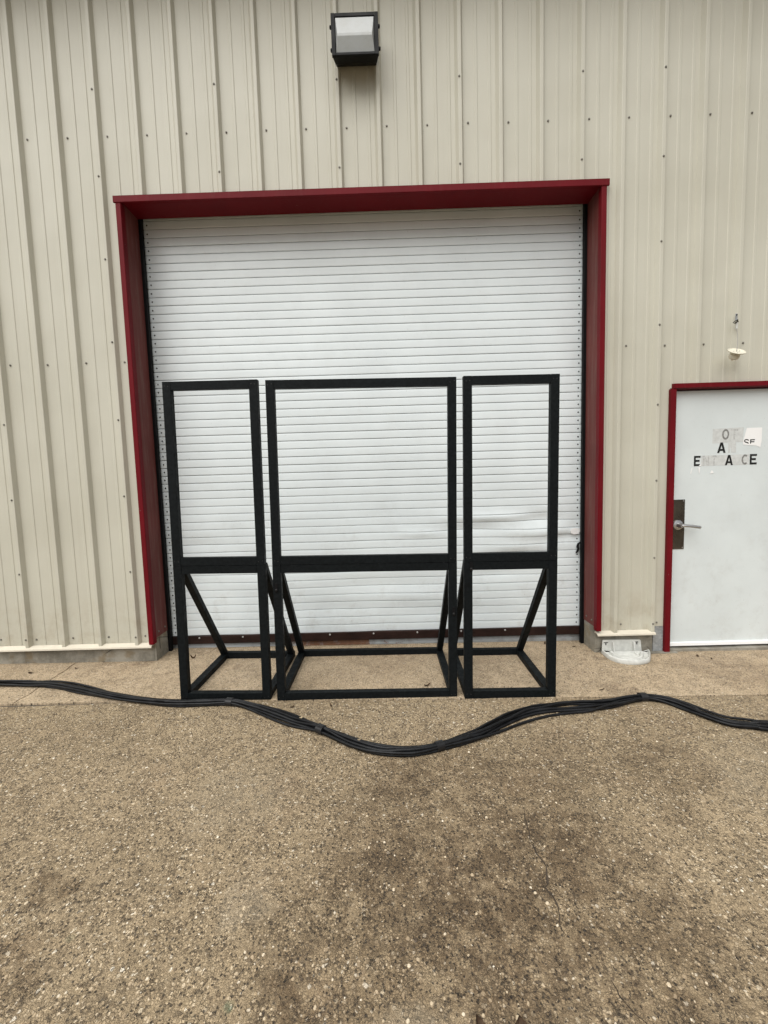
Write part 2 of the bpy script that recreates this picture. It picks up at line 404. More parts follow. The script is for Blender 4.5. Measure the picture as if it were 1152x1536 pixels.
def crack_strip(name, pts, w):
    bm = bmesh.new(); L = []
    P = []
    for (x0, y0), (x1, y1) in zip(pts, pts[1:]):
        for k in range(4):
            f = k / 4; P.append((x0 + (x1 - x0) * f + random.uniform(-.004, .004), y0 + (y1 - y0) * f))
    P.append(pts[-1])
    for i, (x, y) in enumerate(P):
        ww = w * (0.35 + random.random() * 0.8) * math.sin(math.pi * (i + 0.6) / (len(P) + 0.2)) ** 0.5
        L.append((bm.verts.new((x - ww / 2, y, gz(x) + 0.0012)), bm.verts.new((x + ww / 2, y, gz(x) + 0.0012))))
    for a, b in zip(L, L[1:]): bm.faces.new((a[0], a[1], b[1], b[0]))
    return structure(obj(name, bm, M['crack']))
crack_strip('pavement_crack', [(3.235, -1.62), (3.221, -1.694), (3.21, -1.782), (3.212, -1.822), (3.225, -1.893), (3.212, -1.957), (3.195, -1.97), (3.208, -2.022), (3.21, -2.051), (3.197, -2.103), (3.195, -2.127)], 0.0075)
crack_strip('pavement_crack', [(1.106, 0.336), (1.07, 0.161), (1.03, 0.11), (0.965, 0.06)], 0.006)
crack_strip('pavement_crack', [(3.28, -2.25), (3.29, -2.30), (3.33, -2.36), (3.335, -2.42)], 0.005)

# loose, half-buried pebbles that stand proud of the concrete near the viewer
def pebbles():
    verts, faces, tone = [], [], []
    rnd = random.Random(3)
    N = 7000
    for _ in range(N):
        y = -0.70 - (rnd.random() ** 0.8) * 2.2; x = 2.66 + rnd.uniform(-1, 1) * (0.9 + (3.35 + y) * 1.25)
        f = front_y(x)
        if y > f - 0.01: continue
        r = 0.0022 + 0.0058 * rnd.random() ** 3.5; h = r * rnd.uniform(0.25, 0.5); a0 = rnd.uniform(0, 6.28); e = rnd.uniform(0.6, 1.0)
        t = rnd.random() ** 1.3; b = len(verts); z0 = gz(x)
        ca, sa = math.cos(a0), math.sin(a0)
        for k in range(6):
            an = k * math.pi / 3 + rnd.uniform(-.25, .25)
            u, v = r * math.cos(an), r * e * math.sin(an)
            verts.append((x + u * ca - v * sa, y + u * sa + v * ca, z0 - 0.0005))
        for k in range(6):
            an = k * math.pi / 3 + rnd.uniform(-.2, .2)
            u, v = r * .62 * math.cos(an), r * e * .62 * math.sin(an)
            verts.append((x + u * ca - v * sa, y + u * sa + v * ca, z0 + h))
        for k in range(6): faces.append((b + k, b + (k + 1) % 6, b + 6 + (k + 1) % 6, b + 6 + k))
        faces.append(tuple(b + 6 + k for k in range(6)))
        tone += [t] * 12
    me = bpy.data.meshes.new('pebbles'); me.from_pydata(verts, [], faces)
    at = me.attributes.new('tone', 'FLOAT', 'POINT'); at.data.foreach_set('value', tone)
    me.materials.append(M['pebble'])
    o = bpy.data.objects.new('exposed_pebbles', me); COL.objects.link(o); o['kind'] = 'stuff'; o['label'] = 'small tan pebbles set in the concrete apron'
def front_y(x):
    for (x0, y0), (x1, y1) in zip(jl, jl[1:]):
        if x0 <= x <= x1: return y0 + (y1 - y0) * (x - x0) / (x1 - x0) - gapw(x)
    return -0.72
pebbles()

# ------------------------------------------------------------------ the building
B = thing('metal_building', 'beige ribbed metal building with red trimmed roll-up door and white entry door', 'building')
OX0, OX1, OZ = 0.690, 4.360, 3.655          # roll-up door opening
EX0, EX1, EZ = 4.922, 5.925, 2.140          # entry door opening with its frame
ZT, ZB = 5.42, 0.166
def rib_profile(k):
    x = k * RIB
    P = [(-0.0928, 0), (-0.0728, -0.031), (-0.0700, -0.0325), (-0.0485, -0.0325), (-0.0460, -0.031), (-0.0320, 0)]
    for c in (0.0665, 0.1680):
        P += [(c - 0.0125, 0), (c - 0.0085, -0.0038), (c + 0.0085, -0.0038), (c + 0.0125, 0)]
    return [(x + a, y) for a, y in P]
def panel(k0, k1, dy=0.0):
    """sheet from the top of rib k0 to the top of rib k1, cut round the openings"""
    pts = []
    for k in range(k0, k1 + 1): pts += rib_profile(k)
    xs0, xs1 = k0 * RIB - 0.072, k1 * RIB - 0.046
    pts = [p for p in pts if xs0 <= p[0] <= xs1]
    def yat(x):
        for (a, ya), (b, yb) in zip(pts, pts[1:]):
            if a <= x <= b: return ya + (yb - ya) * (x - a) / (b - a + 1e-9)
        return 0
    for cx in (OX0 - 0.005, OX1 + 0.005, EX0 + 0.01, EX1 - 0.01, 4.835):
        if pts[0][0] < cx < pts[-1][0]: pts.append((cx, yat(cx)))
    pts.sort()
    bm = bmesh.new()
    def zmin(x):
        if OX0 - 0.006 < x < OX1 + 0.006: return 3.668
        if EX0 + 0.009 < x < EX1 - 0.009: return 2.13
        if 4.835 < x < 4.95: return 0.200
        return ZB
    zs_cache = {}
    def vert(x, y, z):
        key = (round(x, 5), round(z, 4))
        if key not in zs_cache: zs_cache[key] = bm.verts.new((x, y + dy, z))
        return zs_cache[key]
    for (x0, y0), (x1, y1) in zip(pts, pts[1:]):
        z0 = zmin((x0 + x1) / 2)
        nz = 6
        for i in range(nz):
            za, zb = z0 + (ZT - z0) * i / nz, z0 + (ZT - z0) * (i + 1) / nz
            bm.faces.new((vert(x0, y0, za), vert(x1, y1, za), vert(x1, y1, zb), vert(x0, y0, zb)))
    return bm
laps = [-13, -10, -7, -4, -1, 2, 5, 8, 11, 14, 16, 19, 22, 25, 28, 31]
for i, (a, b) in enumerate(zip(laps, laps[1:])):
    if b < -4 or a > 28: continue
    bm = panel(a, b, -0.0012 * (i % 2))
    for f in bm.faces:                                 # sheet thickness
        f.normal_update()
    bmesh.ops.recalc_face_normals(bm, faces=bm.faces[:])
    o = obj('wall_panel', bm, M['siding'], B)
    sol = o.modifiers.new('thick', 'SOLIDIFY'); sol.thickness = 0.0009; sol.offset = 0
# wall core behind the sheets, so the wall has its thickness
bm = bmesh.new()
for lo, hi in (((-4.2, 0.006, 0.0), (OX0 - 0.012, 0.19, ZT)), ((OX1 + 0.012, 0.006, 0.0), (EX0, 0.19, ZT)), ((EX1, 0.006, 0.0), (9.2, 0.19, ZT)),
               ((OX0 - 0.012, 0.006, OZ + 0.03), (OX1 + 0.012, 0.19, ZT)), ((EX0, 0.006, EZ), (EX1, 0.19, ZT))):
    add_box(bm, lo, hi)
obj('wall_core', bm, M['core'], B)
# foundation strips below the sheets
def foundation(x0, x1, d0, name='foundation'):
    bm = bmesh.new(); add_box(bm, (x0, -0.002, -0.12), (x1, d0, 0.166))
    bmesh.ops.subdivide_edges(bm, edges=bm.edges[:], cuts=10, use_grid_fill=True)
    for v in bm.verts:
        if v.co.z < 0.16: v.co += noise.noise_vector(v.co * 6) * 0.003
    return obj(name, bm, M['found'], B)
foundation(-4.2, OX0 - 0.016, 0.004)
foundation(OX1 + 0.012, 4.834, 0.004)
foundation(5.99, 9.2, 0.004)
bm = add_prism(bmesh.new(), [(0.0, -0.12), (0.0, 0.205), (0.185, 0.212), (0.185, -0.12)], 0.024, 'YZ', 0.668); obj('foundation', bm, M['found'], B)
bm = add_prism(bmesh.new(), [(0.0, -0.12), (0.0, 0.205), (0.185, 0.232), (0.185, -0.12)], 0.022, 'YZ', 4.358); obj('foundation', bm, M['found'], B)
for x0, x1 in ((-4.2, 0.682), (4.357, 4.832), (5.99, 9.2)):
    bm = add_prism(bmesh.new(), [(-0.001, 0.170), (-0.006, 0.176), (-0.050, 0.158), (-0.052, 0.146), (-0.047, 0.146), (-0.045, 0.156), (-0.001, 0.160)], x1 - x0, 'YZ', x0)
    obj('drip_flashing', bm, M['flash'], B)
# roof and eave just above the picture
bm = add_prism(bmesh.new(), [(-0.42, 5.44), (-0.42, 5.60), (-0.40, 5.62), (7.5, 6.2), (7.5, 6.08), (-0.10, 5.46)], 13.9, 'YZ', -4.5)
obj('roof', bm, M['roof'], B)
# siding screws: one row beside every rib and rows on the laps
bms = bmesh.new()
add_lathe(bms, [(0.0085, 0), (0.0085, 0.0012), (0.0052, 0.0014), (0.0052, 0.0055), (0.004, 0.0065)], (0, 0, 0), (0, -1, 0), 8)
screw_me = None
def screw(x, y, z):
    global screw_me, bms
    if screw_me is None:
        o = obj('screw', bms, M['screw'], B, loc=(x, y, z)); screw_me = o.data
    else: o = obj('screw', screw_me, None, B, loc=(x, y, z))
    return o
for k in range(-3, 20):
    j = lambda: random.uniform(-.004, .004)
    screw(k * RIB + j(), -0.0022, 4.143 + j())
    if k <= 2 or k >= 15: screw(k * RIB + j(), -0.0022, 2.466 + j())
    if k <= 2 or k == 15: screw(k * RIB + j(), -0.0022, 0.228 + j())
screw(4.866, -0.0022, 0.232)
for k in (-1, 2, 5, 8, 11, 14, 16):
    for z in (4.452, 3.840, 3.230, 2.615, 2.005, 1.400, 0.785, 0.235):
        if 3 < k < 15 and z < 3.7: continue
        screw(k * RIB - 0.063 + random.uniform(-.003, .003), -0.0345, z + random.uniform(-.006, .006))
for x, y, z in ((OX0 + 0.004, 0.05, 0.25), (OX0 + 0.004, 0.15, 0.255), (OX1 - 0.004, 0.05, 0.25), (OX1 - 0.004, 0.14, 0.255)):
    o = screw(x, y, z); o.rotation_euler = (0, 0, R(90) if x < 2 else R(-90))

# red door trim
def trim_jamb(xo, xi, z0, z1, name='door_trim'):
    """L profile: a face over the siding and a return into the opening"""
    s = 1 if xi > xo else -1
    poly = [(xo, 0.0), (xo, -0.043), (xo + s * 0.003, -0.046), (xi - s * 0.003, -0.046), (xi, -0.043), (xi, 0.004), (xi - s * 0.006, 0.004), (xi - s * 0.008, -0.038), (xo + s * 0.006, -0.036), (xo + s * 0.006, 0.0)]
    return obj(name, add_prism(bmesh.new(), poly, z1 - z0, 'XY', z0), M['red'], B, smooth=True)
trim_jamb(0.660, OX0 + 0.010, 0.172, 3.637); trim_jamb(4.389, OX1 - 0.010, 0.186, 3.637)
bm = add_prism(bmesh.new(), [(0.0, 3.690), (-0.046, 3.686), (-0.052, 3.682), (-0.052, 3.637), (-0.046, 3.634), (-0.040, 3.634), (-0.040, 3.655), (0.004, 3.650), (0.004, 3.660), (-0.044, 3.664), (-0.044, 3.676), (0.0, 3.682)], 3.757, 'YZ', 0.648)
obj('door_trim', bm, M['red'], B)
for x0, x1 in ((OX0 - 0.010, OX0 + 0.003), (OX1 - 0.003, OX1 + 0.010)):
    obj('door_jamb', box((x0, 0.005, 0.207), (x1, 0.192, OZ + 0.02)), M['red_dull'], B)
obj('door_head', box((OX0 - 0.010, 0.0045, OZ), (OX1 + 0.010, 0.193, OZ + 0.018)), M['red'], B)
obj('light_block_hood', box((OX0 - 0.06, 0.195, 3.80), (OX1 + 0.06, 0.36, 3.83)), M['bronze'], B)  # unseen cap added above the curtain to stop light leaking in

# ---- roll-up door: every slat on its own
RD = obj('rolling_door', box((0.672, 0.268, 0.10), (4.378, 0.276, 3.80)), M['groove'], B)
RD['label'] = 'white slatted roll-up door, dented and scuffed low on the right'
PITCH = 0.06818; Z0 = 3.6036
SX0, SX1 = 0.704, 4.350
def dent(x, z):
    d = 0.0
    for cx, cz, sx, sz, a in ((3.55, 1.13, .30, .035, -.011), (4.02, 1.10, .16, .05, .010), (3.35, 1.02, .22, .04, .007), (3.95, .98, .25, .05, -.010), (2.95, 1.00, .20, .03, -.006),
                              (3.9, .78, .30, .06, .006), (3.75, .86, .2, .04, -.006), (2.55, .55, .45, .08, .007), (2.9, .45, .3, .06, -.006), (4.2, .92, .12, .04, .012), (1.0, .95, .25, .05, .004),
                              (2.2, .35, .4, .07, .005), (1.5, .6, .35, .08, -.004), (3.2, .3, .4, .06, .005), (3.6, .62, .25, .05, .006)):
        d += a * math.exp(-((x - cx) / sx) ** 2 - ((z - cz) / sz) ** 2)
    return d * 1.45 + (0.0042 if z < 1.2 else 0.0016) * noise.noise(Vector((x * 2.2, z * 3.1, 3.3))) + 0.0008 * noise.noise(Vector((x * 7, z * 6, 1.3)))
def slat_bm(ztop, nx, deform):
    """curved face with a rolled lower lip and a hooked top, the joint recessed"""
    prof = [(0.262, -0.0006), (0.2530, -0.0008), (0.2500, -0.0022), (0.2492, -0.0060), (0.2488, -0.0200), (0.2488, -0.0420), (0.2489, -0.0560), (0.2491, -0.0628), (0.2502, -0.0640), (0.262, -0.0645)]
    if deform: prof = prof[:-2] + [(0.2500, -0.0655), (0.262, -0.0659)]
    else: prof = prof[:-2] + [(0.2500, -0.0648), (0.262, -0.0652)]
    bm = bmesh.new(); rows = []
    for i in range(nx + 1):
        x = SX0 + (SX1 - SX0) * i / nx; col = []
        for y, dz in prof:
            zz = ztop + dz; dy = ddz = 0.0
            if deform:
                dy = dent(x, zz); ddz = 0.0022 * noise.noise(Vector((x * 1.3, round(ztop, 2) * 2.0, 9.1))) * deform * (1.8 if zt_low(ztop) else 1.0) + dy * 0.6
            col.append(bm.verts.new((x, y + dy, (dz if not deform else zz) + ddz)))
        rows.append(col)
    for a, b in zip(rows, rows[1:]):
        for j in range(len(prof) - 1): bm.faces.new((a[j], b[j], b[j + 1], a[j + 1]))
    for r in (rows[0], rows[-1]): bm.faces.new(r)
    return bm
def zt_low(z): return z < 1.1
slat_me = None; bolt_me = None
for nn in range(-2, 51):
    zt = Z0 - PITCH * nn
    if zt > 1.45:
        if slat_me is None: slat_me = obj('slat', slat_bm(0.0, 2, 0), M['white'], RD, smooth=True, loc=(0, 0, zt)).data
        else:
            o = obj('slat', slat_me, None, RD, loc=(0, random.uniform(-.0006, .0006), zt))
    else: obj('slat', slat_bm(zt, 56, min(1.0, (1.5 - zt) / 0.4)), M['white'], RD, smooth=True)
    for x in (SX0 + 0.028, SX1 - 0.030):
        if bolt_me is None:
            bolt_me = obj('bolt', add_lathe(bmesh.new(), [(0.0064, 0), (0.0064, 0.002), (0.004, 0.004)], (0, 0, 0), (0, -1, 0), 8), M['bolt'], RD, loc=(x, 0.2490, zt - 0.034)).data
        else: obj('bolt', bolt_me, None, RD, loc=(x + random.uniform(-.002, .002), 0.2490 + (dent(x, zt - .034) if zt < 1.45 else 0), zt - 0.034 + random.uniform(-.002, .002)))
bm = add_prism(bmesh.new(), [(0.262, 0.128), (0.236, 0.128), (0.233, 0.124), (0.233, 0.060), (0.236, 0.056), (0.262, 0.056)], 3.64, 'YZ', 0.706); obj('bottom_bar', bm, M['bar'], RD)
zb_me = None
for i in range(9):
    x = 0.95 + i * 0.39
    if zb_me is None: zb_me = obj('bar_bolt', add_lathe(bmesh.new(), [(0.008, 0), (0.008, 0.002), (0.005, 0.005)], (0, 0, 0), (0, -1, 0), 8), M['bolt_light'], RD, loc=(x, 0.233, 0.112)).data
    else: obj('bar_bolt', zb_me, None, RD, loc=(x, 0.233, 0.112))
for x0, x1 in ((0.674, 0.7145), (4.334, 4.372)):
    bm = bmesh.new(); add_box(bm, (x0, 0.193, -0.02), (x1, 0.226, OZ + 0.140), 0.002)
    obj('guide_rail', bm, M['rubber'], RD)
# torn white tape and a black rubber strip at the right end of the curtain
bm = bmesh.new()
tp = [(4.258, 0.985), (4.27, 1.003), (4.30, 1.006), (4.335, 1.002), (4.345, 0.985), (4.33, 0.955), (4.285, 0.950), (4.262, 0.962)]
add_prism(bm, tp, 0.003, 'XZ', 0.2395); o = obj('torn_tape', bm, M['sticker'], RD); o['label'] = 'torn white tape at the right end of the roll-up door'
bm = bmesh.new(); add_tube(bm, [(4.338, 0.236, 0.878), (4.322, 0.232, 0.868), (4.316, 0.230, 0.845), (4.322, 0.231, 0.822), (4.314, 0.232, 0.802), (4.305, 0.236, 0.788)], [.006, .009, .011, .010, .009, .006], 8)
o = obj('rubber_strip', bm, M['rubber'], RD, smooth=True); o['label'] = 'torn black rubber strip at the right end of the roll-up door'
# galvanised sill behind the curtain
bm = add_prism(bmesh.new(), [(0.262, -0.10), (0.262, 0.010), (0.266, 0.016), (0.280, 0.052), (0.40, 0.105), (0.44, 0.105), (0.44, -0.10)], 3.72, 'YZ', 0.665)
obj('door_sill', bm, M['sill'], B)

# ---- entry door
for x0, x1 in ((4.920, 4.963), (5.885, 5.925)):
    obj('door_frame', box((x0, -0.030, -0.03), (x1, 0.10, 2.122), 0.002), M['red'], B)
bm = add_prism(bmesh.new(), [(-0.036, 2.160), (-0.036, 2.126), (-0.030, 2.123), (0.10, 2.123), (0.10, 2.163), (-0.002, 2.165)], 1.0, 'YZ', 4.940)
obj('door_frame', bm, M['red'], B)
obj('base_plate', box((4.838, -0.004, -0.05), (4.919, 0.004, 0.198)), M['galv'], B)
obj('base_plate', box((4.80, -0.045, -0.05), (5.02, -0.006, gz(4.9) + 0.006)), M['found'], B)
obj('threshold', box((4.964, -0.012, -0.05), (5.884, 0.12, gz(5.4) + 0.020)), M['found'], B)
ED = obj('entry_door', box((4.968, 0.030, 0.030), (5.880, 0.075, 2.112), 0.003), M['white_door'], B)
ED['label'] = 'white steel entry door with half peeled letters'
bm = add_prism(bmesh.new(), [(0.029, 0.048), (0.016, 0.044), (0.014, 0.020), (0.029, 0.022)], 0.905, 'YZ', 4.971); obj('door_sweep', bm, M['sticker'], ED)
obj('handle_plate', box((4.978, 0.0255, 0.836), (5.092, 0.0295, 1.244), 0.001), M['plate'], ED)
pm = None
for x, z in ((4.990, 1.232), (5.080, 1.232), (4.990, 0.848), (5.080, 0.848)):
    if pm is None: pm = obj('plate_screw', add_lathe(bmesh.new(), [(0.006, 0), (0.005, 0.002)], (0, 0, 0), (0, -1, 0), 8), M['steel'], ED, loc=(x, 0.0255, z)).data
    else: obj('plate_screw', pm, None, ED, loc=(x, 0.0255, z))
bm = add_lathe(bmesh.new(), [(0.043, 0.0), (0.043, 0.004), (0.039, 0.012), (0.028, 0.016), (0.020, 0.018), (0.017, 0.045), (0.015, 0.06)], (5.034, 0.0255, 1.036), (0, -1, 0), 28)
obj('handle_rose', bm, M['steel'], ED, smooth=True)
bm = bmesh.new(); add_tube(bm, [(5.034, -0.026, 1.037), (5.06, -0.034, 1.036), (5.09, -0.036, 1.033), (5.13, -0.036, 1.027), (5.176, -0.034, 1.020)], [0.014, 0.0135, 0.013, 0.013, 0.013], 10)
obj('handle', bm, M['steel'], ED, smooth=True)
# letters: strokes in a unit box, thin vinyl on the door face
T = 0.22
LET = {
 'A': [[(0, 0), (.24, 0), (.30, .22), (.70, .22), (.76, 0), (1, 0), (.64, 1), (.36, 1)], ],
 'E': [[(0, 0), (1, 0), (1, .19), (.27, .19), (.27, .41), (.86, .41), (.86, .60), (.27, .60), (.27, .81), (1, .81), (1, 1), (0, 1)]],
 'T': [[(.38, 0), (.62, 0), (.62, .82), (1, .82), (1, 1), (0, 1), (0, .82), (.38, .82)]],
 'N': [[(0, 0), (.25, 0), (.25, .62), (.72, 0), (1, 0), (1, 1), (.75, 1), (.75, .40), (.28, 1), (0, 1)]],
 'R': [[(0, 0), (.25, 0), (.25, .40), (.42, .40), (.72, 0), (1, 0), (.70, .44), (.94, .58), (.94, .84), (.74, 1), (0, 1)]],
}
def arc(a0, a1, n, rx=.5, ry=.5, t=.22):
    o, i = [], []
    for k in range(n + 1):
        a = R(a0 + (a1 - a0) * k / n)
        o.append((.5 + rx * math.cos(a), .5 + ry * math.sin(a))); i.append((.5 + (rx - t) * math.cos(a), .5 + (ry - t * .8) * math.sin(a)))
    return o + i[::-1]
LET['C'] = [arc(50, 310, 16)]; LET['O'] = [arc(0, 180, 10), arc(180, 360, 10)]
def letter(ch, x, z, w, h, mat, y=0.0286, bite=None):
    bm = bmesh.new()
    for poly in LET[ch]:
        q = [(x + u * w, z + v * h + 0.0009 * math.sin(u * 3)) for u, v in poly]
        if ch == 'A':        # with its counter left open
            q = [(x, z), (x + .25 * w, z), (x + .5 * w, z + .74 * h), (x + .75 * w, z), (x + w, z), (x + .64 * w, z + h), (x + .36 * w, z + h)]
            add_prism(bm, q, 0.0008, 'XZ', y)
            add_prism(bm, [(x + .31 * w, z + .20 * h), (x + .69 * w, z + .20 * h), (x + .63 * w, z + .38 * h), (x + .37 * w, z + .38 * h)], 0.0008, 'XZ', y - 0.0003)
        else: add_prism(bm, q, 0.0008, 'XZ', y)
    return obj('letter', bm, mat, ED)
def patch(poly, mat, y, name='glue_mark'):
    return obj(name, add_prism(bmesh.new(), poly, 0.0004, 'XZ', y), mat, ED)
y0 = 0.0293
patch([(5.300, 1.690), (5.545, 1.697), (5.548, 1.812), (5.300, 1.806)], M['ghost'], y0)
patch([(5.452, 1.612), (5.492, 1.612), (5.492, 1.694), (5.452, 1.694)], M['ghost'], y0)
patch([(5.214, 1.512), (5.600, 1.512), (5.600, 1.596), (5.214, 1.594)], M['ghost'], y0)
letter('O', 5.376, 1.716, .056, .086, M['ghost3']); letter('T', 5.447, 1.716, .056, .084, M['ghost2'], 0.0289)
letter('N', 5.308, 1.716, .056, .084, M['ghost'], 0.0289)
letter('A', 5.341, 1.612, .068, .084, M['ink']); letter('N', 5.43, 1.612, .056, .082, M['ghost'], 0.0290)
letter('E', 5.157, 1.512, .052, .082, M['ink'])
letter('N', 5.228, 1.512, .052, .082, M['ghost2'], 0.0290); letter('T', 5.293, 1.512, .052, .082, M['ghost2'], 0.0289); letter('R', 5.352, 1.512, .052, .082, M['ghost'], 0.0290)
letter('A', 5.407, 1.512, .064, .082, M['ink']); letter('N', 5.478, 1.512, .050, .082, M['ghost'], 0.0290)
letter('C', 5.540, 1.512, .054, .082, M['ghost3']); letter('E', 5.606, 1.512, .056, .084, M['ink'])
tp = [(5.572, 1.806), (5.694, 1.806), (5.694, 1.70), (5.686, 1.648), (5.655, 1.662), (5.60, 1.668), (5.548, 1.672), (5.545, 1.70), (5.556, 1.742)]
o = patch(tp, M['sticker'], 0.0283, 'torn_sticker'); o['label'] = 'torn white sticker on the entry door'
bm = bmesh.new()
def stroke(p, w=0.0085):
    for (xa, za), (xb, zb) in zip(p, p[1:]):
        dx, dz = xb - xa, zb - za; L = math.hypot(dx, dz); nx, nz = -dz / L * w / 2, dx / L * w / 2
        add_prism(bm, [(xa + nx, za + nz), (xb + nx, zb + nz), (xb - nx, zb - nz), (xa - nx, za - nz)], 0.0004, 'XZ', 0.0278)
stroke([(5.590, 1.706), (5.578, 1.713), (5.563, 1.712), (5.556, 1.704), (5.560, 1.695), (5.578, 1.689), (5.590, 1.683)]); stroke([(5.606, 1.680), (5.606, 1.711)]); stroke([(5.602, 1.710), (5.640, 1.710)]); stroke([(5.610, 1.694), (5.636, 1.694)])
obj('lettering', bm, M['ink'], ED)
for poly in ([(5.128, 1.452), (5.140, 1.500), (5.146, 1.498), (5.136, 1.452)], [(5.192, 1.500), (5.208, 1.502), (5.206, 1.452), (5.198, 1.462)], [(5.288, 1.448), (5.300, 1.476), (5.310, 1.470), (5.318, 1.452)], [(5.195, 1.512), (5.214, 1.512), (5.214, 1.532)]):
    patch(poly, M['sticker'], 0.0276, 'torn_scrap')

# ------------------------------------------------------------------ wall lamp above the roll-up door
WL = thing('wall_lamp', 'dark bronze box wall lamp with frosted glass above the roll-up door', 'wall lamp', (2.53, -0.034, 4.48))
def L(x, y, z): return (x - 2.53, y + 0.034, z - 4.48)
bm = bmesh.new()
fr = [(2.368, -.165, 4.482), (2.693, -.165, 4.482), (2.693, -.165, 4.748), (2.368, -.165, 4.748)]
bk = [(2.385, -.034, 4.540), (2.676, -.034, 4.540), (2.676, -.034, 4.770), (2.385, -.034, 4.770)]
md = [(2.380, -.100, 4.498), (2.681, -.100, 4.498), (2.681, -.100, 4.765), (2.380, -.100, 4.765)]
rows = [[bm.verts.new(L(*p)) for p in r] for r in (fr, md, bk)]
for a, b in zip(rows, rows[1:]):
    for k in range(4): bm.faces.new((a[k], a[(k + 1) % 4], b[(k + 1) % 4], b[k]))
bm.faces.new(rows[0]); bm.faces.new(rows[-1][::-1])
obj('housing', bm, M['bronze'], WL)
bm = bmesh.new()
for lo, hi in (((2.364, -.186, 4.478), (2.391, -.1655, 4.752)), ((2.670, -.186, 4.478), (2.697, -.1655, 4.752)), ((2.3915, -.1855, 4.728), (2.6695, -.1655, 4.7515)), ((2.3915, -.1855, 4.4785), (2.6695, -.1655, 4.496))):
    add_box(bm, L(*lo), L(*hi), 0.002)
obj('lens_frame', bm, M['bronze'], WL)
bm = bmesh.new()
T0 = [L(2.3925, -.170, 4.727), L(2.6685, -.170, 4.727)]; T1 = [L(2.3945, -.182, 4.724), L(2.6665, -.182, 4.724)]
R0 = [L(2.408, -.203, 4.604), L(2.653, -.203, 4.604)]; R1 = [L(2.407, -.203, 4.586), L(2.654, -.203, 4.586)]
B0 = [L(2.3945, -.176, 4.500), L(2.6665, -.176, 4.500)]; B1 = [L(2.3925, -.170, 4.497), L(2.6685, -.170, 4.497)]
rows = [[bm.verts.new(p) for p in r] for r in (T0, T1, R0, R1, B0, B1)]
for a, b in zip(rows, rows[1:]): bm.faces.new((a[0], a[1], b[1], b[0]))
bm.faces.new([r[0] for r in rows]); bm.faces.new([r[1] for r in rows][::-1]); bm.faces.new((rows[-1][0], rows[-1][1], rows[0][1], rows[0][0]))
bmesh.ops.bevel(bm, geom=[e for e in bm.edges], offset=0.0015, segments=1, affect='EDGES')
obj('lens', bm, M['lens'], WL)
for x, z in ((2.360, 4.672), (2.362, 4.522), (2.701, 4.668), (2.702, 4.522)):
    bm = bmesh.new(); s = -1 if x < 2.5 else 1
    add_lathe(bm, [(0.011, -0.012), (0.012, -0.01), (0.012, 0.004), (0.008, 0.008)], L(x, -0.172, z), (s, 0, 0), 10)
    obj('latch', bm, M['bronze'], WL, smooth=True)

# ------------------------------------------------------------------ fixture dangling by its wire above the entry door
DL = thing('hanging_lamp', 'cream saucer lamp base dangling from a wire above the entry door', 'lamp', (5.40, -0.036, 2.665))
def D(x, y, z): return (x - 5.40, y + 0.036, z - 2.665)
obj('bracket', box(D(5.393, -0.0385, 2.622), D(5.409, -0.035, 2.674), 0.001), M['galv'], DL)
obj('bracket', box(D(5.390, -0.052, 2.556), D(5.404, -0.040, 2.606), 0.003), M['plastic'], DL)
obj('mounting_screw', add_lathe(bmesh.new(), [(0.006, 0), (0.004, 0.005)], D(5.401, -0.0385, 2.664), (0, -1, 0), 8), M['bolt'], DL)
bm = bmesh.new()
add_tube(bm, [D(5.408, -0.042, 2.628), D(5.398, -0.055, 2.622), D(5.386, -0.06, 2.616), D(5.372, -0.058, 2.610), D(5.366, -0.05, 2.603), D(5.376, -0.05, 2.598), D(5.388, -0.055, 2.604), D(5.396, -0.055, 2.612)], 0.0028, 6)
add_tube(bm, [D(5.386, -0.05, 2.594), D(5.388, -0.06, 2.606), D(5.398, -0.055, 2.616), D(5.409, -0.045, 2.608)], 0.003, 6)
obj('wire_knot', bm, M['rubber'], DL, smooth=True)
cc = Vector((5.338, -0.125, 2.362)); nrm = Vector((0, -.6, .8)).normalized()
bm = bmesh.new(); add_tube(bm, [D(5.396, -0.050, 2.558), D(5.388, -0.07, 2.50), D(5.365, -0.10, 2.43), D(*(cc + nrm * 0.004))], 0.0022, 6)
obj('wire', bm, M['core'], DL, smooth=True)
bm = add_lathe(bmesh.new(), [(0.020, -0.002), (0.0545, 0.000), (0.059, 0.004), (0.059, 0.008), (0.055, 0.009), (0.051, 0.004), (0.010, 0.003)], D(*cc), nrm, 32)
obj('canopy', bm, M['cream'], DL, smooth=True)
bm = add_lathe(bmesh.new(), [(0.022, -0.003), (0.030, -0.012), (0.036, -0.030), (0.034, -0.044), (0.026, -0.052), (0.006, -0.054), (0.004, -0.066)], D(*cc), nrm, 24)
obj('socket_cup', bm, M['cream'], DL, smooth=True)
bm = bmesh.new()
u = nrm.cross(Vector((1, 0, 0))).normalized(); w = u.cross(nrm)
for a, b2 in ((-.018, .006), (.012, -.010), (.03, .012), (-.004, -.018)):
    add_lathe(bm, [(0.004, 0.0035), (0.003, 0.0048)], D(*(cc + w * a + u * b2)), nrm, 6)
obj('canopy_hole', bm, M['core'], DL)

